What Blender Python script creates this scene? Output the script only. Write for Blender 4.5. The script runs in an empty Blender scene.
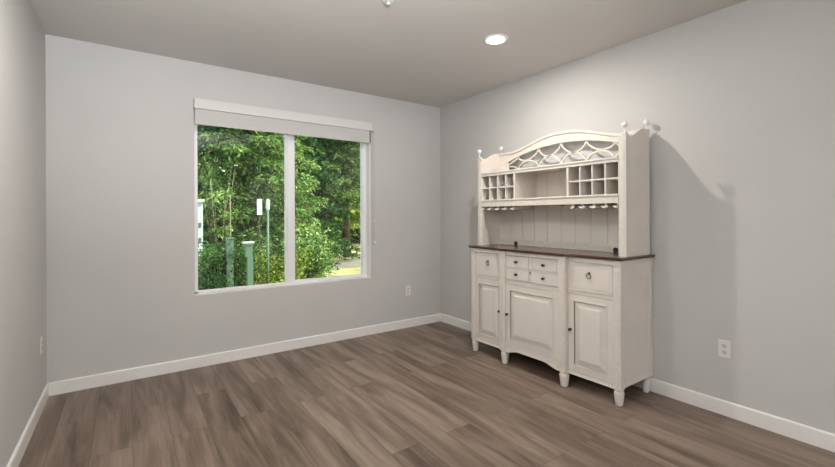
import bpy, bmesh, math, random
import numpy as np
from mathutils import Vector, Matrix, noise
random.seed(7); rng = np.random.default_rng(11)
S = bpy.context.scene
COL = S.collection
PI = math.pi

# ------------------------------------------------------------------ materials
def mat(name, base, rough=.5, metal=0, spec=.5):
    m = bpy.data.materials.new(name); m.use_nodes = True
    b = m.node_tree.nodes['Principled BSDF']
    b.inputs['Base Color'].default_value = (*base, 1)
    b.inputs['Roughness'].default_value = rough
    b.inputs['Metallic'].default_value = metal
    b.inputs['Specular IOR Level'].default_value = spec
    return m

def N(m, t, **kw):
    n = m.node_tree.nodes.new(t)
    for k, v in kw.items(): setattr(n, k, v)
    return n
def L(m, a, b): m.node_tree.links.new(a, b)
def ramp(m, stops):
    r = N(m, 'ShaderNodeValToRGB'); e = r.color_ramp.elements
    while len(e) < len(stops): e.new(.5)
    for el, (p, c) in zip(e, stops): el.position = p; el.color = (*c, 1)
    return r

def noisy(name, c1, c2, scale=8, rough=.5, bump=0, bscale=60, stretch=(1, 1, 1), spec=.5, detail=3):
    m = mat(name, c1, rough, spec=spec); b = m.node_tree.nodes['Principled BSDF']
    tc = N(m, 'ShaderNodeTexCoord'); mp = N(m, 'ShaderNodeMapping'); mp.inputs['Scale'].default_value = stretch
    L(m, tc.outputs['Object'], mp.inputs['Vector'])
    n = N(m, 'ShaderNodeTexNoise'); n.inputs['Scale'].default_value = scale; n.inputs['Detail'].default_value = detail
    L(m, mp.outputs[0], n.inputs['Vector'])
    r = ramp(m, [(.3, c1), (.7, c2)]); L(m, n.outputs['Fac'], r.inputs[0]); L(m, r.outputs[0], b.inputs['Base Color'])
    if bump:
        n2 = N(m, 'ShaderNodeTexNoise'); n2.inputs['Scale'].default_value = bscale; L(m, mp.outputs[0], n2.inputs['Vector'])
        bp = N(m, 'ShaderNodeBump'); bp.inputs['Strength'].default_value = bump; bp.inputs['Distance'].default_value = .002
        L(m, n2.outputs['Fac'], bp.inputs['Height']); L(m, bp.outputs[0], b.inputs['Normal'])
    return m

M = {}
M['wall'] = noisy('wall_paint', (.505, .500, .492), (.525, .519, .511), 2, .75, .12, 180, spec=.3)
M['ceil'] = noisy('ceiling_paint', (.555, .535, .515), (.575, .555, .535), 2, .85, .1, 140, spec=.2)
M['trim'] = noisy('trim_paint', (.72, .71, .69), (.76, .75, .73), 3, .4, spec=.4)
M['plastic'] = mat('white_plastic', (.70, .69, .67), .4)
M['socket'] = mat('socket_face', (.55, .54, .52), .45)
M['slot'] = mat('dark_slot', (.03, .03, .03), .6)
M['vinyl'] = mat('white_vinyl', (.78, .78, .80), .35)
M['cream'] = noisy('cream_paint', (.635, .585, .535), (.670, .620, .570), 5, .5, .25, 70, spec=.35)
M['cream_wear'] = noisy('worn_cream_paint', (.61, .56, .505), (.675, .625, .575), 30, .5, .3, 70, spec=.35)
M['bead'] = noisy('beadboard_paint', (.68, .625, .57), (.73, .675, .62), 5, .55, .2, 60, stretch=(1, 1, .3))
M['finial'] = mat('finial_paint', (.78, .76, .73), .35)
M['knob'] = mat('dark_bronze', (.05, .038, .03), .38, .8)
M['nickel'] = mat('aged_nickel', (.16, .14, .12), .35, .9)
M['black'] = mat('black_plastic', (.02, .017, .015), .5)
M['blindbox'] = mat('blind_cassette', (.60, .585, .57), .5)
M['bracket'] = mat('grey_bracket', (.20, .19, .18), .5)
M['chain'] = mat('blind_chain', (.56, .545, .525), .5)
M['steel'] = mat('painted_steel', (.10, .16, .11), .6)
M['whiteout'] = mat('outdoor_white', (.55, .58, .55), .5)
M['darkglass'] = mat('dark_glass', (.08, .11, .12), .15)
M['siding'] = noisy('white_siding', (.42, .47, .45), (.52, .56, .53), 3, .6)
M['bark'] = noisy('bark', (.06, .04, .025), (.15, .10, .06), 9, .9, .8, 20, stretch=(1, 1, .2))
M['palebark'] = noisy('pale_bark', (.25, .21, .13), (.42, .36, .22), 12, .85, .5, 20)

# worktop wood
m = noisy('walnut_worktop', (.060, .030, .018), (.115, .062, .038), 6, .20, .05, 40, stretch=(6, .6, 6), spec=.6, detail=6); M['wood'] = m

# blind fabric
m = mat('blind_fabric', (.50, .485, .475), .85); b = m.node_tree.nodes['Principled BSDF']
tc = N(m, 'ShaderNodeTexCoord'); w = N(m, 'ShaderNodeTexWave', bands_direction='X'); w.inputs['Scale'].default_value = 260; w.inputs['Distortion'].default_value = 1
L(m, tc.outputs['Object'], w.inputs['Vector']); bp = N(m, 'ShaderNodeBump'); bp.inputs['Strength'].default_value = .2; bp.inputs['Distance'].default_value = .001
L(m, w.outputs['Fac'], bp.inputs['Height']); L(m, bp.outputs[0], b.inputs['Normal'])
M['fabric'] = m

# window glass
m = bpy.data.materials.new('window_glass'); m.use_nodes = True; nt = m.node_tree; nt.nodes.clear()
o_ = N(m, 'ShaderNodeOutputMaterial'); mx = N(m, 'ShaderNodeMixShader'); tr = N(m, 'ShaderNodeBsdfTransparent'); gl = N(m, 'ShaderNodeBsdfGlossy')
tr.inputs['Color'].default_value = (.90, .95, .92, 1); gl.inputs['Roughness'].default_value = .0
fr = N(m, 'ShaderNodeFresnel'); fr.inputs['IOR'].default_value = 1.5
L(m, fr.outputs[0], mx.inputs[0]); L(m, tr.outputs[0], mx.inputs[1]); L(m, gl.outputs[0], mx.inputs[2]); L(m, mx.outputs[0], o_.inputs['Surface'])
M['glass'] = m

# lamp lens
def emis(name, c, s):
    m = bpy.data.materials.new(name); m.use_nodes = True; nt = m.node_tree; nt.nodes.clear()
    o_ = N(m, 'ShaderNodeOutputMaterial'); e = N(m, 'ShaderNodeEmission'); e.inputs[0].default_value = (*c, 1); e.inputs[1].default_value = s
    L(m, e.outputs[0], o_.inputs['Surface']); return m
M['lens'] = emis('lamp_lens', (1, .925, .80), 14)

# floor: long vinyl planks running towards the window wall
m = mat('plank_floor', (.2, .13, .1), .42, spec=.45); b = m.node_tree.nodes['Principled BSDF']
tc = N(m, 'ShaderNodeTexCoord'); mp = N(m, 'ShaderNodeMapping'); mp.inputs['Rotation'].default_value = (0, 0, PI/2); mp.inputs['Location'].default_value = (.31, .07, 0)
L(m, tc.outputs['Object'], mp.inputs['Vector'])
bt = N(m, 'ShaderNodeTexBrick', offset=.37, offset_frequency=2, squash=1.0)
bt.inputs['Color1'].default_value = (0, 0, 0, 1); bt.inputs['Color2'].default_value = (1, 1, 1, 1); bt.inputs['Mortar'].default_value = (.5, .5, .5, 1)
bt.inputs['Scale'].default_value = 1; bt.inputs['Mortar Size'].default_value = .0012; bt.inputs['Mortar Smooth'].default_value = .3
bt.inputs['Brick Width'].default_value = 1.52; bt.inputs['Row Height'].default_value = .20; bt.inputs['Bias'].default_value = 0
L(m, mp.outputs[0], bt.inputs['Vector'])
# per plank offset for the grain
sep = N(m, 'ShaderNodeVectorMath', operation='MULTIPLY_ADD'); sep.inputs[1].default_value = (7, 13, 5)
L(m, bt.outputs['Color'], sep.inputs[0]); L(m, tc.outputs['Object'], sep.inputs[2])
st = N(m, 'ShaderNodeMapping'); st.inputs['Scale'].default_value = (7, .8, 1); L(m, sep.outputs[0], st.inputs['Vector'])
g1 = N(m, 'ShaderNodeTexNoise'); g1.inputs['Scale'].default_value = 1.3; g1.inputs['Detail'].default_value = 5; g1.inputs['Distortion'].default_value = .9; L(m, st.outputs[0], g1.inputs['Vector'])
st2 = N(m, 'ShaderNodeMapping'); st2.inputs['Scale'].default_value = (60, 2.2, 1); L(m, sep.outputs[0], st2.inputs['Vector'])
g2 = N(m, 'ShaderNodeTexNoise'); g2.inputs['Scale'].default_value = 1.5; g2.inputs['Detail'].default_value = 4; g2.inputs['Roughness'].default_value = .65; L(m, st2.outputs[0], g2.inputs['Vector'])
a1 = N(m, 'ShaderNodeMath', operation='MULTIPLY'); a1.inputs[1].default_value = .14; L(m, bt.outputs['Color'], a1.inputs[0])
a2 = N(m, 'ShaderNodeMath', operation='MULTIPLY_ADD'); a2.inputs[1].default_value = .92; L(m, g1.outputs['Fac'], a2.inputs[0]); L(m, a1.outputs[0], a2.inputs[2])
a3 = N(m, 'ShaderNodeMath', operation='MULTIPLY_ADD'); a3.inputs[1].default_value = .32; L(m, g2.outputs['Fac'], a3.inputs[0]); L(m, a2.outputs[0], a3.inputs[2])
r = ramp(m, [(.37, (.045, .029, .021)), (.53, (.098, .067, .049)), (.68, (.158, .112, .083)), (.90, (.250, .190, .151))]); L(m, a3.outputs[0], r.inputs[0])
mxx = N(m, 'ShaderNodeMix', data_type='RGBA'); L(m, bt.outputs['Fac'], mxx.inputs[0]); L(m, r.outputs[0], mxx.inputs[6]); mxx.inputs[7].default_value = (.045, .028, .02, 1)
L(m, mxx.outputs[2], b.inputs['Base Color'])
bp = N(m, 'ShaderNodeBump'); bp.inputs['Strength'].default_value = .15; bp.inputs['Distance'].default_value = .001; L(m, g2.outputs['Fac'], bp.inputs['Height']); L(m, bp.outputs[0], b.inputs['Normal'])
M['floor'] = m

def leafmat(name, cols, transl=.35):
    m = bpy.data.materials.new(name); m.use_nodes = True; nt = m.node_tree; nt.nodes.clear()
    o_ = N(m, 'ShaderNodeOutputMaterial'); ge = N(m, 'ShaderNodeNewGeometry'); tc = N(m, 'ShaderNodeTexCoord')
    n = N(m, 'ShaderNodeTexNoise'); n.inputs['Scale'].default_value = 1.6; n.inputs['Detail'].default_value = 3; L(m, tc.outputs['Object'], n.inputs['Vector'])
    a = N(m, 'ShaderNodeMath', operation='MULTIPLY_ADD'); a.inputs[1].default_value = .60; L(m, ge.outputs['Random Per Island'], a.inputs[0])
    s = N(m, 'ShaderNodeMath', operation='SUBTRACT'); s.inputs[1].default_value = .28; L(m, n.outputs['Fac'], s.inputs[0]); L(m, s.outputs[0], a.inputs[2])
    k = len(cols) - 1
    r = ramp(m, [(.15 + .7*i/k, c) for i, c in enumerate(cols)]); L(m, a.outputs[0], r.inputs[0])
    d = N(m, 'ShaderNodeBsdfDiffuse'); t = N(m, 'ShaderNodeBsdfTranslucent'); mx = N(m, 'ShaderNodeMixShader'); mx.inputs[0].default_value = transl
    L(m, r.outputs[0], d.inputs[0]); L(m, r.outputs[0], t.inputs[0]); L(m, d.outputs[0], mx.inputs[1]); L(m, t.outputs[0], mx.inputs[2]); L(m, mx.outputs[0], o_.inputs['Surface'])
    return m
M['leaf_blue'] = leafmat('bluish_needles', [(.020, .040, .028), (.05, .13, .08), (.15, .31, .20), (.33, .52, .36)])
M['leaf_mid'] = leafmat('green_needles', [(.045, .035, .014), (.055, .12, .030), (.19, .33, .08), (.50, .60, .23)])
M['leaf_yel'] = leafmat('yellow_green_leaves', [(.06, .06, .015), (.13, .22, .03), (.34, .43, .07), (.66, .66, .24)], .45)
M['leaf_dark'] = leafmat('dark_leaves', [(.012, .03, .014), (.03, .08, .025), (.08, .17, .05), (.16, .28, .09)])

# ------------------------------------------------------------------ object helpers
def place(name, me, material, parent=None, smooth=False):
    """mesh is given in world coordinates; the origin becomes the parent's"""
    o = bpy.data.objects.new(name, me); COL.objects.link(o)
    if material: me.materials.append(material)
    if parent:
        base = Vector(root_loc(parent)); me.transform(Matrix.Translation(-base)); o.parent = parent
    if smooth:
        for p in me.polygons: p.use_smooth = True
    return o
def root_loc(o):
    v = Vector((0, 0, 0))
    while o: v += o.location; o = o.parent
    return v
def tag(o, label=None, cat=None, group=None, kind=None):
    if label: o['label'] = label
    if cat: o['category'] = cat
    if group: o['group'] = group
    if kind: o['kind'] = kind
    return o
def thing(name, label, cat, loc, group=None):
    o = bpy.data.objects.new(name, None); COL.objects.link(o); o.location = loc; o.empty_display_size = .1
    return tag(o, label, cat, group)

class MB:
    def __init__(s): s.bm = bmesh.new()
    def box(s, x0, x1, y0, y1, z0, z1):
        v = [s.bm.verts.new(p) for p in ((x0,y0,z0),(x1,y0,z0),(x1,y1,z0),(x0,y1,z0),(x0,y0,z1),(x1,y0,z1),(x1,y1,z1),(x0,y1,z1))]
        for f in ((0,3,2,1),(4,5,6,7),(0,1,5,4),(1,2,6,5),(2,3,7,6),(3,0,4,7)): s.bm.faces.new([v[i] for i in f])
        return s
    def lathe(s, c, prof, seg=20, axis='z', d=1):
        """prof: (radius, height along axis)"""
        rings = []
        for r, h in prof:
            ring = []
            for i in range(seg):
                a = 2*PI*i/seg; u, w = r*math.cos(a), r*math.sin(a); h2 = h*d
                p = {'z': (c[0]+u, c[1]+w, c[2]+h2), 'x': (c[0]+h2, c[1]+u, c[2]+w), 'y': (c[0]+u, c[1]+h2, c[2]+w)}[axis]
                ring.append(s.bm.verts.new(p))
            rings.append(ring)
        for a, b in zip(rings, rings[1:]):
            for i in range(seg): s.bm.faces.new((a[i], a[(i+1) % seg], b[(i+1) % seg], b[i]))
        s.bm.faces.new(rings[0][::-1]); s.bm.faces.new(rings[-1]); return s
    def prism(s, pts, axis, a0, a1):
        """closed outline in the plane normal to axis; pts (u,v): axis x -> (y,z), y -> (x,z), z -> (x,y)"""
        f = {'x': lambda u, v, a: (a, u, v), 'y': lambda u, v, a: (u, a, v), 'z': lambda u, v, a: (u, v, a)}[axis]
        A = [s.bm.verts.new(f(u, v, a0)) for u, v in pts]; B = [s.bm.verts.new(f(u, v, a1)) for u, v in pts]
        n = len(pts)
        s.bm.faces.new(A); s.bm.faces.new(B[::-1])
        for i in range(n): s.bm.faces.new((A[i], A[(i+1) % n], B[(i+1) % n], B[i]))
        return s
    def strip(s, top, bot, axis, a0, a1):
        """solid between two open curves of equal length"""
        f = {'x': lambda p, a: (a, p[0], p[1]), 'y': lambda p, a: (p[0], a, p[1])}[axis]
        T0 = [s.bm.verts.new(f(p, a0)) for p in top]; T1 = [s.bm.verts.new(f(p, a1)) for p in top]
        B0 = [s.bm.verts.new(f(p, a0)) for p in bot]; B1 = [s.bm.verts.new(f(p, a1)) for p in bot]
        n = len(top)
        for i in range(n-1):
            s.bm.faces.new((T0[i], T0[i+1], T1[i+1], T1[i])); s.bm.faces.new((B0[i], B1[i], B1[i+1], B0[i+1]))
            s.bm.faces.new((T0[i], B0[i], B0[i+1], T0[i+1])); s.bm.faces.new((T1[i], T1[i+1], B1[i+1], B1[i]))
        s.bm.faces.new((T0[0], T1[0], B1[0], B0[0])); s.bm.faces.new((T0[-1], B0[-1], B1[-1], T1[-1]))
        return s
    def tube(s, pts, r, seg=8, closed=False):
        pts = [Vector(p) for p in pts]; n = len(pts); rings = []
        R = r if isinstance(r, (list, tuple)) else [r]*n
        for i, p in enumerate(pts):
            t = (pts[(i+1) % n] - pts[i-1]) if closed else (pts[min(i+1, n-1)] - pts[max(i-1, 0)])
            t.normalize(); a = t.orthogonal() if abs(t.x) > .99 else t.cross(Vector((1, 0, 0)))
            a.normalize(); b = t.cross(a)
            rings.append([s.bm.verts.new(p + (a*math.cos(2*PI*k/seg) + b*math.sin(2*PI*k/seg))*R[i]) for k in range(seg)])
        pr = list(zip(rings, rings[1:])) + ([(rings[-1], rings[0])] if closed else [])
        for A, B in pr:
            for k in range(seg): s.bm.faces.new((A[k], A[(k+1) % seg], B[(k+1) % seg], B[k]))
        if not closed: s.bm.faces.new(rings[0][::-1]); s.bm.faces.new(rings[-1])
        return s
    def build(s, name, material, parent=None, bevel=0, smooth=False):
        bmesh.ops.recalc_face_normals(s.bm, faces=s.bm.faces)
        me = bpy.data.meshes.new(name); s.bm.to_mesh(me); s.bm.free()
        o = place(name, me, material, parent, smooth)
        if bevel:
            b = o.modifiers.new('bevel', 'BEVEL'); b.width = bevel; b.segments = 2; b.limit_method = 'ANGLE'; b.angle_limit = .7
            b.harden_normals = False
        return o
def struct(o): o['kind'] = 'structure'; return o

# ------------------------------------------------------------------ the room (corner at the origin, window wall along -x, cabinet wall along -y)
W, H, D, T = 3.795, 2.74, 10.6, .16
WX0, WX1, WZ0, WZ1 = -2.80, -1.01, .645, 2.36
struct(MB().box(-W-T, T, -D-T, T, -.12, 0).build('floor', M['floor']))
struct(MB().box(-W-T, T, -D-T, T, H, H+.15).build('ceiling', M['ceil']))
struct(MB().box(0, T, -D, 0, 0, H).build('wall_right', M['wall']))
struct(MB().box(-W-T, -W, -D, 0, 0, H).build('wall_left', M['wall']))
struct(MB().box(-W-T, T, -D-T, -D, 0, H).build('wall_front', M['wall']))
struct(MB().box(-W-T, WX0, 0, T, 0, H).box(WX1, T, 0, T, 0, H).box(WX0, WX1, 0, T, 0, WZ0).box(WX0, WX1, 0, T, WZ1, H).build('wall_back', M['wall']))

bh, bt_ = .10, .014
def base(name, pts, axis, a0, a1): struct(MB().prism(pts, axis, a0, a1).build(name, M['trim'], bevel=.0012))
base('baseboard_back', [(0, 0), (-bt_, 0), (-bt_, bh-.008), (-bt_+.005, bh), (0, bh)], 'x', -W, 0)
base('baseboard_right', [(0, 0), (-bt_, 0), (-bt_, bh-.008), (-bt_+.005, bh), (0, bh)], 'y', -D, -bt_)
base('baseboard_left', [(-W, 0), (-W+bt_, 0), (-W+bt_, bh-.008), (-W+bt_-.005, bh), (-W, bh)], 'y', -D, -bt_)
base('baseboard_front', [(-D, 0), (-D+bt_, 0), (-D+bt_, bh-.008), (-D+bt_-.005, bh), (-D, bh)], 'x', -W+bt_, -bt_)

# window: white vinyl sliding window set in the wall opening
g = .0008
fw = MB()
y0, y1 = .072, .14
x0, x1, z0, z1 = WX0+.001, WX1-.001, WZ0+.001, WZ1-.001
fw.box(x0, x0+.034, y0, y1, z0, z1).box(x1-.064, x1, y0+.012, y1, z0, z1).box(x0, x1, y0, y1, z0, z0+.024).box(x0, x1, y0, y1, z1-.05, z1)
fw.box(x1-.014, x1, .004, y0+.02, z0, z1)
win = struct(fw.build('window_1', M['vinyl'], bevel=.003))
def wpart(name, mb, mt, bev=.002):
    return mb.build(name, mt, win, bevel=bev)
wpart('window_sash', MB().box(-1.962, -1.945, .076, .118, z0+.02, z1-.04).box(x0+.03, -1.962, .082, .10, z0+.02, z0+.030), M['vinyl'])
wpart('window_sash', MB().box(-1.945, -1.868, .068, .128, z0+.026, z1-.04).box(-1.868, x1-.06, .082, .12, z0+.02, z0+.040).box(x1-.070, x1-.06, .082, .12, z0+.02, z1-.04), M['vinyl'])
wpart('window_pane', MB().box(x0+.03, -1.95, .098, .102, z0+.022, z1-.045), M['glass'], 0)
wpart('window_pane', MB().box(-1.875, x1-.063, .108, .112, z0+.030, z1-.045), M['glass'], 0)
struct(MB().box(WX0-.002, WX1+.002, .0005, y0+.002, WZ0, WZ0+.010).build('trim_1', M['trim'], bevel=.002))

# roller blind
bl = thing('roller_blind', 'light grey roller blind with white cassette, partly lowered over the window', 'blind', (-1.9, -.035, 2.32))
MB().box(-2.806, -1.032, -.074, -.002, 2.314, 2.400).box(-2.806, -1.032, -.0755, -.072, 2.312, 2.317).build('cassette', M['blindbox'], bl, bevel=.006)
MB().box(-2.800, -1.054, -.052, -.050, 2.180, 2.315).box(-2.800, -1.054, -.055, -.047, 2.174, 2.187).build('shade_fabric', M['fabric'], bl, bevel=.0008)
MB().box(-1.046, -1.030, -.045, -.002, 2.185, 2.314).build('end_bracket', M['bracket'], bl, bevel=.001)
ch = []
for i in range(40):
    ch.append((-.985 - .009, -.014, 2.33 - 1.29*i/39))
for i in range(40):
    ch.append((-.985 + .009, -.014, 1.04 + 1.29*i/39))
MB().tube(ch, .0017, 6, closed=True).build('bead_chain', M['chain'], bl, smooth=True)
MB().box(-1.030, -.974, -.020, -.002, 2.322, 2.334).build('chain_guide', M['chain'], bl, bevel=.002)
ct = thing('chain_tensioner', 'small white round chain holder on the wall right of the window', 'chain holder', (-.966, -.001, 1.042))
MB().lathe((-.966, -.0005, 1.042), [(.017, 0), (.019, .004), (.017, .012), (.010, .017)], 20, 'y', -1).build('holder_disc', M['plastic'], ct, smooth=True)
MB().lathe((-.966, -.0175, 1.042), [(.006, 0), (.006, .006), (.003, .008)], 12, 'y', -1).build('screw_cap', M['socket'], ct, smooth=True)
MB().box(-.973, -.959, -.008, -.0005, 1.285, 1.315).build('wall_clip', M['plastic'], ct, bevel=.002)

# ------------------------------------------------------------------ outlets
def outlet(loc, rz, label, name='wall_outlet'):
    t = thing(name, label, 'outlet', (0, 0, 0), 'white wall outlets')
    MB().box(-.036, .036, -.0065, -.0004, -.059, .059).build('cover_plate', M['plastic'], t, bevel=.003)
    for dz in (-.021, .021):
        pts = [(.0165*math.cos(a)*1.0, dz + .0145*max(-.86, min(.86, math.sin(a)))) for a in [2*PI*i/24 for i in range(24)]]
        s = MB().prism(pts, 'y', -.0085, -.006).build('socket', M['socket'], t, bevel=.0008)
        MB().box(-.0068, -.0048, -.0090, -.0084, dz-.002, dz+.006).box(.0048, .0068, -.0090, -.0084, dz-.002, dz+.006).box(-.002, .002, -.0090, -.0084, dz-.010, dz-.0065).build('slot', M['slot'], s)
    MB().lathe((0, -.0062, 0), [(.0032, 0), (.003, .0012)], 10, 'y', -1).build('screw', M['socket'], t)
    t.location = loc; t.rotation_euler.z = rz
    return t
outlet((-.508, 0, .446), 0, 'white wall outlet under the right end of the window wall, near the corner')
outlet((0, -3.083, .447), -PI/2, 'white wall outlet on the wall right of the hutch cabinet')
outlet((-W, -.27, .452), PI/2, 'white wall outlet on the left wall beside the corner')

# ------------------------------------------------------------------ ceiling
def downlight(x, y, label):
    t = thing('recessed_downlight', label, 'ceiling light', (x, y, H), 'recessed ceiling lights')
    MB().lathe((x, y, H-.0005), [(.098, 0), (.097, .004), (.088, .008), (.074, .009), (.072, .004), (.0715, 0)], 40, 'z', -1).build('trim_ring', M['plastic'], t, smooth=True)
    MB().lathe((x, y, H-.003), [(.070, 0), (.069, .006), (.060, .011), (.040, .0145), (.015, .016)], 40, 'z', -1).build('lens', M['lens'], t, smooth=True)
    return t
downlight(-.916, -1.87, 'round recessed ceiling light glowing above the hutch cabinet')
downlight(-2.87, -1.87, 'round recessed ceiling light nearer the left wall, above the frame')
downlight(-.90, -7.5, 'round recessed ceiling light in the rear of the room, reflected in the window pane')
downlight(-.90, -9.2, 'rearmost round recessed ceiling light, reflected in the window pane')
sp = thing('sprinkler_head', 'small white round sprinkler head on the ceiling at the top edge', 'sprinkler', (-1.905, -1.885, H))
MB().lathe((-1.905, -1.885, H-.0005), [(.043, 0), (.042, .004), (.034, .008), (.026, .010)], 28, 'z', -1).build('escutcheon', M['socket'], sp, smooth=True)
MB().lathe((-1.905, -1.885, H-.0105), [(.013, 0), (.013, .004), (.009, .006), (.009, .010), (.018, .012), (.017, .014)], 20, 'z', -1).build('deflector', M['socket'], sp, smooth=True)

# ------------------------------------------------------------------ hutch cabinet
CY = -1.8425
hc = thing('hutch_cabinet', 'cream painted hutch cabinet with brown wooden worktop and arched fretwork crest', 'hutch', (-.24, CY, 0))
cr, cw = M['cream'], M['cream_wear']
YL, YR = -1.078, -2.620            # outer faces of the base
xb = -.004                        # back of the cabinet
xs, xc = -.455, -.484             # front planes: side bays, centre bay
PL, PR = (-1.562, -1.496), (-2.190, -2.124)   # centre posts in y
zt = 1.029
# carcass
c = MB()
c.box(xs+.02, xb-.02, YL-.02, YL-.004, .125, zt).box(xs+.02, xb-.02, YR+.004, YR+.02, .125, zt)
c.box(xb-.008, xb, YR+.01, YL-.01, .125, zt)
c.box(xs+.02, xb, YR+.01, YL-.01, .135, .150).box(xs+.02, xb, YR+.01, YL-.01, 1.0, zt)
c.box(xc+.03, xs+.03, PR[0]+.01, PL[1]-.01, .19, .20).box(xs+.022, xs+.028, YR+.01, YL-.01, .135, zt)
c.box(xc+.022, xc+.030, PR[1], PL[0], .19, zt)
# side framing (stiles and rails around a recessed panel)
for ya, yb in ((YL-.004, YL), (YR, YR+.004)):
    c.box(xs+.05, xb-.05, ya, yb, .125, .165).box(xs+.05, xb-.05, ya, yb, .965, zt)
c.build('carcass', cr, hc, bevel=.0015)
# face rails: side bays
def bay(ya, yb, x, zb):
    """rails above the drawer, between drawer and door, below the door"""
    for a, b in ((.992, zt), (.742, .770), (zb, .140)):
        MB().box(x, x+.02, ya, yb, a, b).build('face_rail', cw, hc, bevel=.0015)
def arc(ya, yb, za, zm, n=24):
    out = []
    for i in range(n+1):
        t = i/n; u = abs(2*t-1)
        k = 0 if u > .97 else (1 - (u/.97)**2)
        k = .5 - .5*math.cos(PI*min(1, (1-u)/.55))
        out.append((ya+(yb-ya)*t, za+(zm-za)*k))
    return out
for nm, (ya, yb) in (('l', (PL[1], YL-.055)), ('r', (YR+.055, PR[0]))):
    bay(ya, yb, xs, .112)
    MB().prism([(ya+.001, .112), (yb-.001, .112), (yb-.001, .124), (ya+.001, .124)], 'x', xs-.006, xs+.001).build('apron_moulding', cr, hc, bevel=.003)
for a, b in ((.996, zt), (.735, .775)): MB().box(xc, xc+.02, PR[1], PL[0], a, b).build('face_rail', cw, hc, bevel=.0015)
m1 = MB()
ya, yb = PR[1], PL[0]
bot = arc(ya, yb, .112, .144); top = [(p[0], .192) for p in bot]
m1.strip(top, bot, 'x', xc, xc+.02)
m1.build('face_rail', cw, hc, bevel=.0015)
b2 = [(p[0], p[1]+.001) for p in bot]; t2 = [(p[0], p[1]+.013) for p in bot]
MB().strip(t2, b2, 'x', xc-.006, xc+.001).build('apron_moulding', cr, hc, bevel=.002)
# posts with turned feet
def foot_prof(r):
    return [(r*.72, 0), (r*.80, .006), (r*.92, .04), (r*1.06, .080), (r*1.08, .090), (r*.95, .099), (r*.82, .103), (r*1.0, .107), (r*1.0, .114), (r*.8, .118)]
def post(xa, xb_, ya, yb, fx, fy, r=.034, front=True):
    p = MB().box(xa, xb_, ya, yb, .1175, zt)
    if front:   # incised panel lines
        p.box(xa-.004, xa+.001, ya+.012, yb-.012, .16, .955)
    o = p.build('post', cw, hc, bevel=.003)
    f = MB().lathe((fx, fy, 0), foot_prof(r), 24).build('foot', cr, o, smooth=True)
    return o
post(xs-.008, xs+.05, YL-.058, YL, xs+.022, YL-.030, .032)
post(xs-.008, xs+.05, YR, YR+.058, xs+.022, YR+.030, .032)
post(xc-.010, xc+.06, PL[0], PL[1], xc+.026, sum(PL)/2, .036)
post(xc-.010, xc+.06, PR[0], PR[1], xc+.026, sum(PR)/2, .036)
post(xb-.052, xb, YR, YR+.055, xb-.047, YR+.032, .030, False)
post(xb-.052, xb, YL-.055, YL, xb-.047, YL-.032, .030, False)

def frame_door(ya, yb, za, zb, x, name='door'):
    """raised-and-fielded panel door; x is its outer face, looking along +x"""
    g = .003; ya += g; yb -= g; za += g; zb -= g; s = .052
    d = MB()
    d.box(x, x+.018, ya, ya+s, za, zb).box(x, x+.018, yb-s, yb, za, zb).box(x, x+.018, ya+s, yb-s, za, za+s).box(x, x+.018, ya+s, yb-s, zb-s, zb)
    d.box(x+.010, x+.016, ya+s-.002, yb-s+.002, za+s-.002, zb-s+.002)
    e = .004   # bead moulding inside the frame
    for q in (0,):
        d.box(x-.004, x+.01, ya+s-.010, ya+s, za+s-.010, zb-s+.010).box(x-.004, x+.01, yb-s, yb-s+.010, za+s-.010, zb-s+.010)
        d.box(x-.004, x+.01, ya+s, yb-s, za+s-.010, za+s).box(x-.004, x+.01, ya+s, yb-s, zb-s, zb-s+.010)
    # field with sloped margins
    a0, a1, b0, b1 = ya+s+.008, yb-s-.008, za+s+.008, zb-s-.008; k = .034
    vs = [d.bm.verts.new(p) for p in ((x+.010, a0, b0), (x+.010, a1, b0), (x+.010, a1, b1), (x+.010, a0, b1), (x+.001, a0+k, b0+k), (x+.001, a1-k, b0+k), (x+.001, a1-k, b1-k), (x+.001, a0+k, b1-k))]
    vs += [d.bm.verts.new((v.co.x-.004, v.co.y + (.004 if i in (0, 3) else -.004), v.co.z + (.004 if i in (0, 1) else -.004))) for i, v in enumerate(vs[4:])]
    for i in range(4):
        j = (i+1) % 4; d.bm.faces.new((vs[i], vs[j], vs[4+j], vs[4+i])); d.bm.faces.new((vs[4+i], vs[4+j], vs[8+j], vs[8+i]))
    d.bm.faces.new(vs[8:12]); d.bm.faces.new(vs[0:4][::-1])
    return d.build(name, cr, hc, bevel=.0015)
def knob(x, y, z, parent):
    MB().lathe((x, y, z), [(.009, 0), (.009, .002), (.0045, .004), (.0045, .012), (.011, .017), (.0125, .022), (.009, .027), (.003, .029)], 16, 'x', -1).build('knob', M['knob'], parent, smooth=True)
d1 = frame_door(PL[1], YL-.058, .140, .742, xs-.001); knob(xs-.001, -1.495+.03, .462, d1) if False else knob(xs-.001, PL[1]+.028, .462, d1)
d2 = frame_door(PR[1], PL[0], .190, .735, xc-.001); knob(xc-.001, PL[0]-.026, .462, d2)
d3 = frame_door(YR+.058, PR[0], .140, .742, xs-.001); knob(xs-.001, PR[0]-.028, .462, d3)

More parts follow.
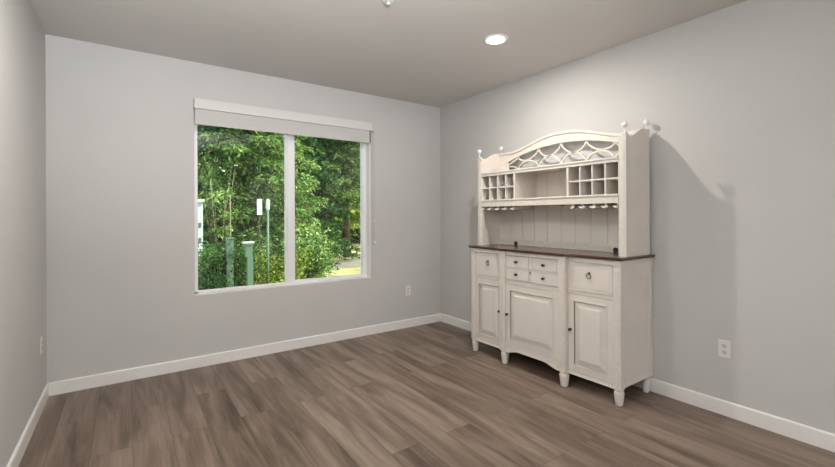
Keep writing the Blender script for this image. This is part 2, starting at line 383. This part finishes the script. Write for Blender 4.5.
def drawer_front(ya, yb, za, zb, x, lip=.014):
    g = .003; ya += g; yb -= g; za += g; zb -= g
    d = MB().box(x, x+.018, ya, yb, za, zb)
    for q in ((ya, ya+.006, za, zb), (yb-.006, yb, za, zb), (ya, yb, za, za+.006), (ya, yb, zb-.006, zb)):
        d.box(x-.004, x+.001, *q)
    d.box(x-.0025, x+.001, ya+lip, yb-lip, za+lip, zb-lip)
    return d.build('drawer', cr, hc, bevel=.0012)
def ring_pull(x, y, z, parent):
    r = MB().lathe((x, y, z+.018), [(.011, 0), (.011, .003), (.006, .006), (.006, .013), (.003, .015)], 16, 'x', -1)
    pts = [(x-.010-.003*math.cos(a), y+.019*math.sin(a), z+.019*math.cos(a)-.001) for a in [2*PI*i/28 for i in range(28)]]
    r.tube(pts, .0032, 8, closed=True)
    r.build('ring_pull', M['nickel'], parent, smooth=True)
da = drawer_front(PL[1], YL-.058, .770, .992, xs-.001, .020); ring_pull(xs-.0035, (PL[1]+YL-.058)/2, .897, da)
db = drawer_front(YR+.058, PR[0], .770, .992, xs-.001, .020); ring_pull(xs-.0035, (PR[0]+YR+.058)/2, .897, db)
MB().box(xc, xc+.02, CY-.010, CY+.010, .78, .996).box(xc, xc+.02, PR[1], PL[0], .882, .890).build('drawer_divider', cw, hc, bevel=.001)
for ya, yb in ((PR[1], CY-.008), (CY+.008, PL[0])):
    for za, zb in ((.888, .994), (.777, .884)):
        d = drawer_front(ya, yb, za, zb, xc-.001, .010); knob(xc-.0035, (ya+yb)/2, (za+zb)/2, d)
MB().lathe((xc-.0005, CY, .865), [(.006, 0), (.006, .003), (.003, .004)], 12, 'x', -1).box(xc-.004, xc, CY-.003, CY+.003, .845, .866).build('keyhole_escutcheon', M['nickel'], hc)

# worktop, breakfront outline with moulded edge
def outline(o):
    a = xs-.026-o; bq = xc-.028-o
    return [(-.004, YR-.022-o), (a, YR-.022-o), (a, PR[0]-.050-o*.4), (bq, PR[0]-.006-o*.4), (bq, PL[1]+.006+o*.4), (a, PL[1]+.050+o*.4), (a, YL+.022+o), (-.004, YL+.022+o)]
wt = MB(); wt.prism(outline(0), 'z', 1.038, 1.051); wt.prism(outline(-.006), 'z', 1.029, 1.039)
wt.build('worktop', M['wood'], hc, bevel=.004)

# upper part
hy0, hy1 = -2.619, -1.096      # outer faces
hx = -.381                     # front face of the stiles
z0h = 1.051
hb = -.040                      # back of the upper part
HY = (hy0+hy1)/2
sw = .056
def s_curve(n=22):
    """top edge of the side panels, front (low) to rear (high)"""
    out = []
    for i in range(n+1):
        t = i/n; x = hx+.045 + (hb-.030 - (hx+.045))*t
        e = .5-.5*math.cos(PI*min(1, max(0, (t-.02)/.80)))
        z = 1.926 - .004*math.sin(PI*min(1, t/.30)) + .074*e
        out.append((x, z))
    return out
for ya, yb, out_ in ((hy0, hy0+.018, -1), (hy1-.018, hy1, 1)):
    topc = s_curve(); botc = [(p[0], z0h) for p in topc]
    sp_ = MB().strip(topc, botc, 'y', ya+(.003 if out_ < 0 else 0), yb-(.003 if out_ > 0 else 0))
    yy = (ya+.0004, ya+.004) if out_ < 0 else (yb-.004, yb-.0004)
    xa_, xe_ = topc[0][0]-.003, topc[-1][0]+.003
    inn = [(xa_+.022 + (xe_-xa_-.044)*i/22, 0) for i in range(23)]
    zt_ = lambda x: np.interp(x, [p[0] for p in topc], [p[1] for p in topc])
    sp_.box(xa_, xa_+.022, *yy, z0h, 1.922).box(xe_-.022, xe_, *yy, z0h, 1.998).box(xa_+.022, xe_-.022, *yy, z0h, z0h+.050)
    sp_.strip([(x, zt_(x)) for x, _ in inn], [(x, zt_(x)-.035) for x, _ in inn], 'y', *yy)
    sp_.build('side_panel', cr, hc, bevel=.0015)
for ya, yb in ((hy0, hy0+sw), (hy1-sw, hy1)):
    st_ = MB().box(hx, hx+.045, ya, yb, z0h, 1.925).box(hx-.003, hx+.001, ya+.012, yb-.012, z0h+.03, 1.90)
    st_.box(hx-.002, hx+.030, ya if ya < -2 else yb-.032, ya+.032 if ya < -2 else yb, 1.925, 1.945)
    o = st_.build('upper_post', cw, hc, bevel=.0025)
    fy = ya+.016 if ya < -2 else yb-.016
    fin = [(.005, 0), (.0065, .003), (.0045, .008), (.0038, .016), (.0045, .028), (.007, .034), (.0160, .043), (.0205, .054), (.0185, .066), (.009, .074), (.003, .079)]
    MB().lathe((hx+.010, fy, 1.944), fin, 18).build('finial', M['finial'], o, smooth=True)
    st_ = MB().box(hb-.034, hb, *((ya, ya+.034) if ya < -2 else (yb-.034, yb)), z0h, 2.003)
    o = st_.build('upper_post', cw, hc, bevel=.0025)
    MB().lathe((hb-.017, fy, 2.002), fin, 18).build('finial', M['finial'], o, smooth=True)
yi0, yi1 = hy0+.018, hy1-.018
# beadboard back
bb = MB(); n = 10; wv = (yi1-yi0)/n
for i in range(n): bb.box(hb-0.0360, hb-0.0260, yi0+i*wv+.0022, yi0+(i+1)*wv-.0022, z0h+.05, 1.765)
bb.box(hb-0.0300, hb-0.0220, yi0, yi1, z0h, 1.775)
bb.build('back_panel', M['bead'], hc, bevel=.0022)
MB().box(hb-0.0460, hb-0.0320, yi0, yi1, z0h, z0h+.052).box(hb-0.0430, hb-0.0340, yi0, yi1, z0h+.052, z0h+.060).build('back_rail', cw, hc, bevel=.002)
# shelf and top board, with front rails
MB().box(hx+.012, hb-.037, yi0, yi1, 1.452, 1.472).box(hx-.004, hx+.018, hy0+sw, hy1-sw, 1.438, 1.500).box(hx-.010, hx+.0, hy0+sw, hy1-sw, 1.492, 1.507).build('shelf', cw, hc, bevel=.003)
MB().box(hx+.012, hb-.037, yi0, yi1, 1.752, 1.770).box(hx-.004, hx+.018, hy0+sw, hy1-sw, 1.738, 1.772).box(hx-.010, hx+.0, hy0+sw, hy1-sw, 1.762, 1.776).build('top_board', cw, hc, bevel=.003)
# wine racks
def rack(ya, yb):
    r = MB(); t = .011; z0, z1 = 1.472, 1.752
    yw = (yb-ya-t)/4
    for i in range(5): r.box(hx+.004, hb-.037, ya+i*yw, ya+i*yw+t, z0 if True else 0, z1)
    zm = 1.622; r.box(hx+.006, hb-.037, ya, yb, zm-.006, zm+.006)
    r.box(hx+.004, hb-.037, ya, yb, 1.500, 1.508)
    return r.build('wine_rack', cr, hc, bevel=.001)
rack(hy0+sw-.006, -2.136); rack(-1.579, hy1-sw+.006)
MB().box(hx-.001, hb-.037, -2.148, -2.130, 1.472, 1.752).build('divider', cw, hc, bevel=.001)
MB().box(hx-.001, hb-.037, -1.587, -1.569, 1.472, 1.752).build('divider', cw, hc, bevel=.001)
# stemware rails below the shelf
def stems(ya, yb):
    r = MB(); k = 4; p = (yb-ya)/k
    for i in range(k+1):
        y = ya+i*p; fl = .030
        a, b = (max(ya-.004, y-fl), min(yb+.004, y+fl))
        r.box(hx+.02, hb-.05, y-.008, y+.008, 1.415, 1.453)
        pts = [(a, 1.422), (a, 1.416), (y-.010, 1.404), (y+.010, 1.404), (b, 1.416), (b, 1.422)]
        r.prism(pts, 'x', hx+.004, hb-.05)
    return r.build('stemware_rack', cr, hc, bevel=.001)
stems(-2.545, -2.170); stems(-1.550, -1.150)
# crest at the back with pierced fretwork
CF = -1.864
def crest_top(y):
    u = abs(y-CF)
    if u > .62: return 1.996
    t = 1-u/.62
    return 1.988 + .112*(.5-.5*math.cos(PI*min(1, t*1.06)))**.85
def crest_in(y):
    u = abs(y-CF)
    return 1.864 + .143*max(0, 1-(u/.735)**2)
n = 60; ys = [yi0+(yi1-yi0)*i/n for i in range(n+1)]
ctp = [(y, crest_top(y)) for y in ys]; cin = [(y, min(crest_in(y), crest_top(y)-.03)) for y in ys]
cb = MB().strip(ctp, cin, 'x', hb-0.0460, hb-0.0260)
cb.strip([(y, z+.006) for y, z in ctp], [(y, z-.016) for y, z in ctp], 'x', hb-0.0580, hb-0.0220)
cb.strip([(y, z+.010) for y, z in cin], [(y, z-.002) for y, z in cin], 'x', hb-0.0510, hb-0.0260)
cb.box(hb-0.0460, hb-0.0260, yi0, yi1, 1.768, 1.812).box(hb-0.0455, hb-0.0265, yi0, yi0+.090, 1.80, 1.950).box(hb-0.0455, hb-0.0265, yi1-.122, yi1, 1.80, 1.962)
cb.build('crest', cr, hc, bevel=.002)
fr_ = MB(); sp1 = .250
def band(fn, ya, yb, n=24, wdt=.013):
    pts = [(ya+(yb-ya)*i/n, fn(ya+(yb-ya)*i/n)) for i in range(n+1)]
    T_, B_ = [], []
    for i, (y, z) in enumerate(pts):
        q0, q1 = pts[max(0, i-1)], pts[min(n, i+1)]; dy, dz = q1[0]-q0[0], q1[1]-q0[1]; l = math.hypot(dy, dz) or 1
        ny, nz = -dz/l, dy/l
        T_.append((y+ny*wdt/2, z+nz*wdt/2)); B_.append((y-ny*wdt/2, z-nz*wdt/2))
    fr_.strip(T_, B_, 'x', hb-0.0430, hb-0.0310)
zlow = 1.806
for k in range(-3, 3):
    a, b_ = CF+k*sp1, CF+(k+1)*sp1
    ya, yb = max(a, yi0), min(b_, yi1)
    za, zb = crest_in(a), crest_in(b_)
    mid = (a+b_)/2
    hh = crest_in(mid)-zlow
    def U(y, a=a, b_=b_, za=za, zb=zb, hh=hh, mid=mid):
        t = (y-a)/(b_-a); s = max(0, 1-abs(2*t-1)**2.0)**.62
        return za*(1-t)+zb*t - s*(.50*(min(za, zb)-zlow))
    def A(y, a=a, b_=b_, hh=hh):
        t = (y-a)/(b_-a); s = max(0, 1-abs(2*t-1)**2.0)**.62
        return zlow + s*(.50*hh)
    band(U, ya, yb); band(A, ya, yb)
fr_.build('fretwork', cr, hc, bevel=.001)
for (x, y, z) in ((hb-.0465, -1.335, 1.070), (hb-.0465, -2.375, 1.070)):
    MB().lathe((x, y, z), [(.022, 0), (.022, .004), (.017, .006), (.013, .003)], 22, 'x', -1).build('cable_grommet', M['black'], hc, smooth=True)
MB().lathe((-.15, -1.93, 1.452), [(.020, 0), (.020, .012), (.015, .016)], 20, 'z', -1).build('puck_light', M['black'], hc, smooth=True)

# ------------------------------------------------------------------ outside
GZ = -.40
gm = noisy('ground_soil', (.26, .24, .08), (.62, .53, .28), 1.3, .95, .5, 15, detail=8); M['ground'] = gm
struct(MB().box(-14, 26, T+.02, 46, GZ-.2, GZ).build('ground', M['ground']))
pm = noisy('driveway', (.17, .155, .13), (.27, .25, .20), .9, .9, .3, 20, detail=6)
pp = [(-.5, 8.4), (9, 8.9), (12, 10.5), (12, 12.6), (8, 11.4), (-.5, 10.9)]
struct(MB().prism(pp, 'z', GZ, GZ+.01).build('driveway', pm))

def quads_mesh(name, V, F=None):
    me = bpy.data.meshes.new(name); nq = len(V)//4
    me.vertices.add(len(V)); me.vertices.foreach_set('co', V.astype(np.float32).ravel())
    me.loops.add(nq*4); me.loops.foreach_set('vertex_index', np.arange(nq*4, dtype=np.int32))
    me.polygons.add(nq); me.polygons.foreach_set('loop_start', np.arange(0, nq*4, 4, dtype=np.int32))
    me.update(calc_edges=True); return me
def leaves(P, Dr, ln, wd):
    """diamond leaf for every point P along direction Dr"""
    Dr = Dr/np.linalg.norm(Dr, axis=1, keepdims=True)
    R = rng.normal(size=Dr.shape); Sd = np.cross(Dr, R); Sd /= np.linalg.norm(Sd, axis=1, keepdims=True)+1e-9
    ln = ln[:, None]; wd = wd[:, None]
    return np.stack([P, P+Dr*ln*.45+Sd*wd, P+Dr*ln, P+Dr*ln*.45-Sd*wd], 1).reshape(-1, 3)

def conifer(x, y, h, rad, label, lm, low=.2, nb=130, tw=20, lf=9, leaf=.10, name='conifer_tree', bark='bark'):
    t = thing(name, label, 'tree', (x, y, GZ), 'trees beyond the window')
    P = np.array([x, y, GZ])
    tr_ = MB().tube([(x, y, GZ-.02), (x+.03, y, GZ+h*.4), (x, y+.04, GZ+h*.98)], [.05*h*.32, .035*h*.32, .012], 9)
    Vs = []
    for b in range(nb):
        f = low/h + (1-low/h)*((b+rng.random())/nb)**1.15
        z = f*h; Lb = rad*(1-f)**.62*rng.uniform(.75, 1.12)+.12
        az = b*2.39996+rng.uniform(-.3, .3); d = np.array([math.cos(az), math.sin(az), 0]); side = np.array([-d[1], d[0], 0])
        droop = rng.uniform(.28, .5); n = tw
        u = (np.arange(n)+.7)/n
        up = .18*(1-f)
        pos = P + np.array([0, 0, z]) + d*(Lb*u)[:, None] + np.array([0, 0, 1])*(Lb*(up*u - droop*u**1.8 + .10*u**4))[:, None]
        if b % 3 == 0:
            q = [tuple(P+np.array([0, 0, z]))]+[tuple(pos[i]) for i in (n//3, 2*n//3, n-1)]
            tr_.tube(q, [.016, .011, .007, .003], 5)
        for sgn in (-1, 1):
            tl = Lb*.34*(1-u*.75)*rng.uniform(.7, 1.2, n)+.05
            td = d*.75 + side*sgn*1.0 + np.array([0, 0, -.35]) ; td = td[None]+rng.normal(0, .22, (n, 3)); td /= np.linalg.norm(td, axis=1, keepdims=True)
            v = (np.arange(lf)+.5)/lf
            base_ = pos[:, None, :] + td[:, None, :]*(tl[:, None]*v[None])[:, :, None]
            base_[:, :, 2] -= (tl[:, None]*v[None]**2)*.30
            dd = td[:, None, :] + rng.normal(0, .55, (n, lf, 3)) + np.array([0, 0, -.25])
            m_ = n*lf
            Vs.append(leaves(base_.reshape(-1, 3), dd.reshape(-1, 3), rng.uniform(.7, 1.3, m_)*leaf, rng.uniform(.7, 1.2, m_)*leaf*.16))
    place('foliage', quads_mesh('foliage', np.concatenate(Vs)), lm, t)
    tr_.build('trunk', M[bark], t, smooth=True)
    return t
def shrub(x, y, h, r, label, lm, n=9000, leaf=.06, name='leafy_shrub', cat='shrub', stem='palebark', zc=.5, aspect=.45):
    t = thing(name, label, cat, (x, y, GZ), 'shrubs beyond the window')
    st_ = MB(); ends = []
    for i in range(16):
        a = rng.uniform(0, 2*PI); rr = r*rng.uniform(.3, .9); zz = h*rng.uniform(.55, .98)
        e = (x+rr*math.cos(a), y+rr*math.sin(a), GZ+zz); mid = (x+rr*.45*math.cos(a), y+rr*.45*math.sin(a), GZ+zz*.55)
        st_.tube([(x+.02*i*math.cos(a)*.3, y, GZ-.02), mid, e], [.014, .009, .004], 5); ends += [mid, e, e]
    cl = [np.array(e)+rng.normal(0, r*.12, 3) for e in ends for _ in range(3)]
    cl = np.array(cl); idx = rng.integers(0, len(cl), n)
    P_ = cl[idx] + rng.normal(0, 1, (n, 3))*np.array([r*.20, r*.20, h*.10])
    P_[:, 2] = np.maximum(P_[:, 2], GZ+.03)
    D_ = rng.normal(0, 1, (n, 3)) + np.array([0, 0, -.2])
    place('foliage', quads_mesh('foliage', leaves(P_, D_, rng.uniform(.6, 1.3, n)*leaf, rng.uniform(.7, 1.2, n)*leaf*aspect*.5)), lm, t)
    st_.build('stems', M[stem], t, smooth=True)
    return t

LB, LM, LY, LD = M['leaf_blue'], M['leaf_mid'], M['leaf_yel'], M['leaf_dark']
conifer(-2.3, 7.2, 7.2, 1.9, 'bluish conifer with drooping boughs behind the left edge of the window', LB, 1.2, 150, 22, 9, .12)
conifer(-.95, 5.9, 7.0, 1.8, 'green conifer with drooping boughs filling the middle of the left pane', LM, .4, 170, 22, 9, .12)
conifer(-.10, 7.6, 8.0, 1.7, 'tall green conifer behind the centre bar of the window', LM, .9, 170, 22, 9, .12)
conifer(4.35, 12.0, 9.5, 2.5, 'tall green conifer standing beside the driveway in the right pane', LM, 2.6, 170, 22, 9, .14)
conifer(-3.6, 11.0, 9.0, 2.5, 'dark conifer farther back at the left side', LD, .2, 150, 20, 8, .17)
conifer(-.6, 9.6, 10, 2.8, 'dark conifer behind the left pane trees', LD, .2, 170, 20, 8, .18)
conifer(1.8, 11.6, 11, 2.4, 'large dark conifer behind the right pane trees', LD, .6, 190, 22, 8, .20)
conifer(7.6, 19.0, 13, 3.2, 'yellow green sunlit tree at the right edge of the view', LY, 1.6, 170, 20, 8, .20, name='sunlit_tree')
conifer(10.4, 21.5, 15, 4.0, 'far green tree beyond the driveway', LM, .8, 170, 20, 8, .28)
conifer(6.0, 24.0, 17, 4.6, 'far dark tree closing the view beyond the driveway', LD, .8, 170, 20, 8, .30)
conifer(15.0, 25.0, 16, 4.4, 'farthest tree at the right beyond the driveway', LM, .8, 150, 20, 8, .30)
conifer(.5, 19.0, 16, 4.6, 'far tree behind the window centre', LM, .5, 150, 20, 8, .30)
conifer(-5.5, 15.0, 14, 4.4, 'far tree behind the left pane', LM, .5, 150, 20, 8, .28)
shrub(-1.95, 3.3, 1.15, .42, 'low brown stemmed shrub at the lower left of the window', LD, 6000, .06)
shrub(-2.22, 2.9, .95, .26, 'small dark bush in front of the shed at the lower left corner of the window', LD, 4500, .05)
shrub(-1.15, 3.5, .95, .50, 'bright green bush below the middle of the left pane', LY, 7000, .07)
shrub(-.35, 3.9, 1.25, .45, 'mid green bush near the centre bar of the window', LM, 7000, .07)
shrub(.05, 5.2, 1.25, .40, 'green bush at the lower left of the right pane', LM, 9000, .08)
shrub(-1.75, 5.2, 3.0, .50, 'tall loose shrub with pale bare stems in the left pane', LM, 1300, .06, name='tall_shrub')
shrub(3.2, 13.6, 1.9, 1.0, 'yellow sunlit bush beside the driveway', LY, 9000, .10)
shrub(2.2, 9.6, 1.1, .55, 'dark round bush behind the driveway edge', LD, 9000, .10)
shrub(10.4, 19.5, 2.0, 1.4, 'sunlit bush at the far end of the driveway', LY, 9000, .14)

pg = thing('utility_post', 'grey green square post with thin rod on top outside the left pane', 'post', (-1.95, 3.0, GZ))
MB().box(-2.0, -1.90, 2.95, 3.05, GZ, 1.02).box(-2.008, -1.892, 2.942, 3.058, .985, 1.02).build('post_body', M['steel'], pg, bevel=.006)
MB().tube([(-1.935, 3.0, 1.02), (-1.935, 3.0, 1.70)], .007, 8).build('rod', M['palebark'], pg)
p2 = thing('meter_box', 'short pale green post with white box on top outside the left pane', 'meter box', (-1.73, 2.6, GZ))
MB().box(-1.775, -1.69, 2.56, 2.64, GZ, .72).build('stand', M['steel'], p2, bevel=.005)
MB().box(-1.82, -1.69, 2.55, 2.66, .90, .935).box(-1.80, -1.70, 2.56, 2.65, .72, .90).build('box_housing', M['steel'], p2, bevel=.006)
MB().box(-1.835, -1.675, 2.54, 2.67, .935, .96).build('box_lid', M['whiteout'], p2, bevel=.004)
p3 = thing('reflection_post', 'slim green post with white cap near the centre bar, standing in for a pane reflection', 'reflection stand-in', (-1.32, 3.1, GZ))  # added post imitating a pale shape mirrored in the pane
MB().tube([(-1.32, 3.1, GZ), (-1.32, 3.1, 1.45)], .019, 12).build('pole', M['steel'], p3, smooth=True)
MB().lathe((-1.32, 3.1, 1.45), [(.020, 0), (.030, .03), (.032, .12), (.028, .18), (.010, .20)], 16).build('post_cap', M['whiteout'], p3, smooth=True)
p4 = thing('reflection_board', 'narrow white board on a thin stake beside the slim green post, standing in for a pane reflection', 'reflection_stand_in', (-1.457, 3.1, GZ))  # added board imitating a white reflection in the glass
MB().box(-1.498, -1.417, 3.09, 3.11, 1.377, 1.647).build('board', M['whiteout'], p4, bevel=.003)
MB().tube([(-1.457, 3.118, GZ), (-1.457, 3.118, 1.6)], .010, 8).build('stake', M['bark'], p4)
sh = thing('reflection_shed', 'white shed shape with small grey windows at the left edge of the window, standing in for a pane reflection', 'shed', (-2.9, 6.6, GZ))  # added shed shape imitating a bright window mirrored in the pane
# placed just inside the left edge of the view, in front of the bluish conifer
sx1 = -2.15
MB().box(-3.9, sx1, 4.35, 6.0, GZ, 1.62).build('shed_wall', M['siding'], sh, bevel=.004)
MB().box(-4.0, sx1+.02, 4.30, 6.1, 1.62, 1.67).build('shed_roof', M['whiteout'], sh, bevel=.004)
for z in (1.20, .92): MB().box(sx1-.075, sx1-.03, 4.34, 4.352, z-.05, z+.04).build('shed_window', M['darkglass'], sh)

# ------------------------------------------------------------------ light
def area(name, loc, rot, sx, sy, e, c=(1, 1, 1)):
    l = bpy.data.lights.new(name, 'AREA'); l.shape = 'RECTANGLE'; l.size = sx; l.size_y = sy; l.energy = e; l.color = c
    o = bpy.data.objects.new(name, l); COL.objects.link(o); o.location = loc; o.rotation_euler = rot; return o
area('rear_fill_light', (-2.72, -10.3, 1.55), (PI/2, 0, 0), 2.0, 2.0, 62, (.97, .985, 1))  # added soft fill standing in for windows; none is built back there
def bounce_fill(loc, d, e, sz=.7, sp=1.9):  # unseen fill lamps, added to brighten the ceiling and back wall
    o = area('ceiling_fill', loc, (-Vector(d)).to_track_quat('Z', 'Y').to_euler(), sz, sz, e, (.97, .99, 1)); o.data.spread = sp
bounce_fill((-2.9, -4.9, 1.70), (.5, 1.0, 1.35), 27)
bounce_fill((-3.2, -4.9, 1.55), (0, 1.0, 1.15), 97)
area('side_fill', (-3.70, -3.5, 1.6), (0, -PI/2, 0), 1.5, 1.3, 5, (.98, .99, 1))  # unseen fill, added to brighten the cabinet front
for x, y in ((-.916, -1.87), (-2.87, -1.87), (-.90, -7.5), (-.90, -9.2)):   # the lamp inside each downlight
    l = bpy.data.lights.new('downlight_lamp', 'AREA'); l.shape = 'DISK'; l.size = .03; l.energy = 25.5; l.color = (1, .955, .885)
    o = bpy.data.objects.new('downlight_lamp', l); COL.objects.link(o); o.location = (x, y, H-.0215)
sun = bpy.data.lights.new('sun', 'SUN'); sun.energy = 9.0; sun.angle = .012; sun.color = (1, .93, .78)
so = bpy.data.objects.new('sun', sun); COL.objects.link(so); so.rotation_euler = Vector((.50, -.42, .80)).to_track_quat('Z', 'Y').to_euler()
w = bpy.data.worlds.new('world'); S.world = w; w.use_nodes = True
bg = w.node_tree.nodes['Background']; bg.inputs[0].default_value = (.80, .90, 1.0, 1); bg.inputs[1].default_value = 2.6

# ------------------------------------------------------------------ camera
f, yaw, roll = 413.04, .6122, -.0043
F_ = Vector((math.sin(yaw), math.cos(yaw), 0)); R_ = Vector((math.cos(yaw), -math.sin(yaw), 0)); U_ = Vector((0, 0, 1))
R2 = R_*math.cos(roll)+U_*math.sin(roll); U2 = -R_*math.sin(roll)+U_*math.cos(roll)
cam = bpy.data.cameras.new('camera'); co = bpy.data.objects.new('camera', cam); COL.objects.link(co)
mw = Matrix((R2, U2, -F_)).transposed().to_4x4(); mw.translation = Vector((-3.2913, -4.1736, 1.3535)); co.matrix_world = mw
cam.sensor_width = 36; cam.lens = 36*f/835; cam.shift_y = -(233.5-215.7)/835; cam.clip_end = 200; cam.clip_start = .05
S.camera = co
S.view_settings.view_transform = 'Standard'; S.view_settings.look = 'None'; S.view_settings.exposure = 0
S.cycles.max_bounces = 10; S.cycles.diffuse_bounces = 6; S.cycles.transparent_max_bounces = 16
S.cycles.sample_clamp_indirect = 6
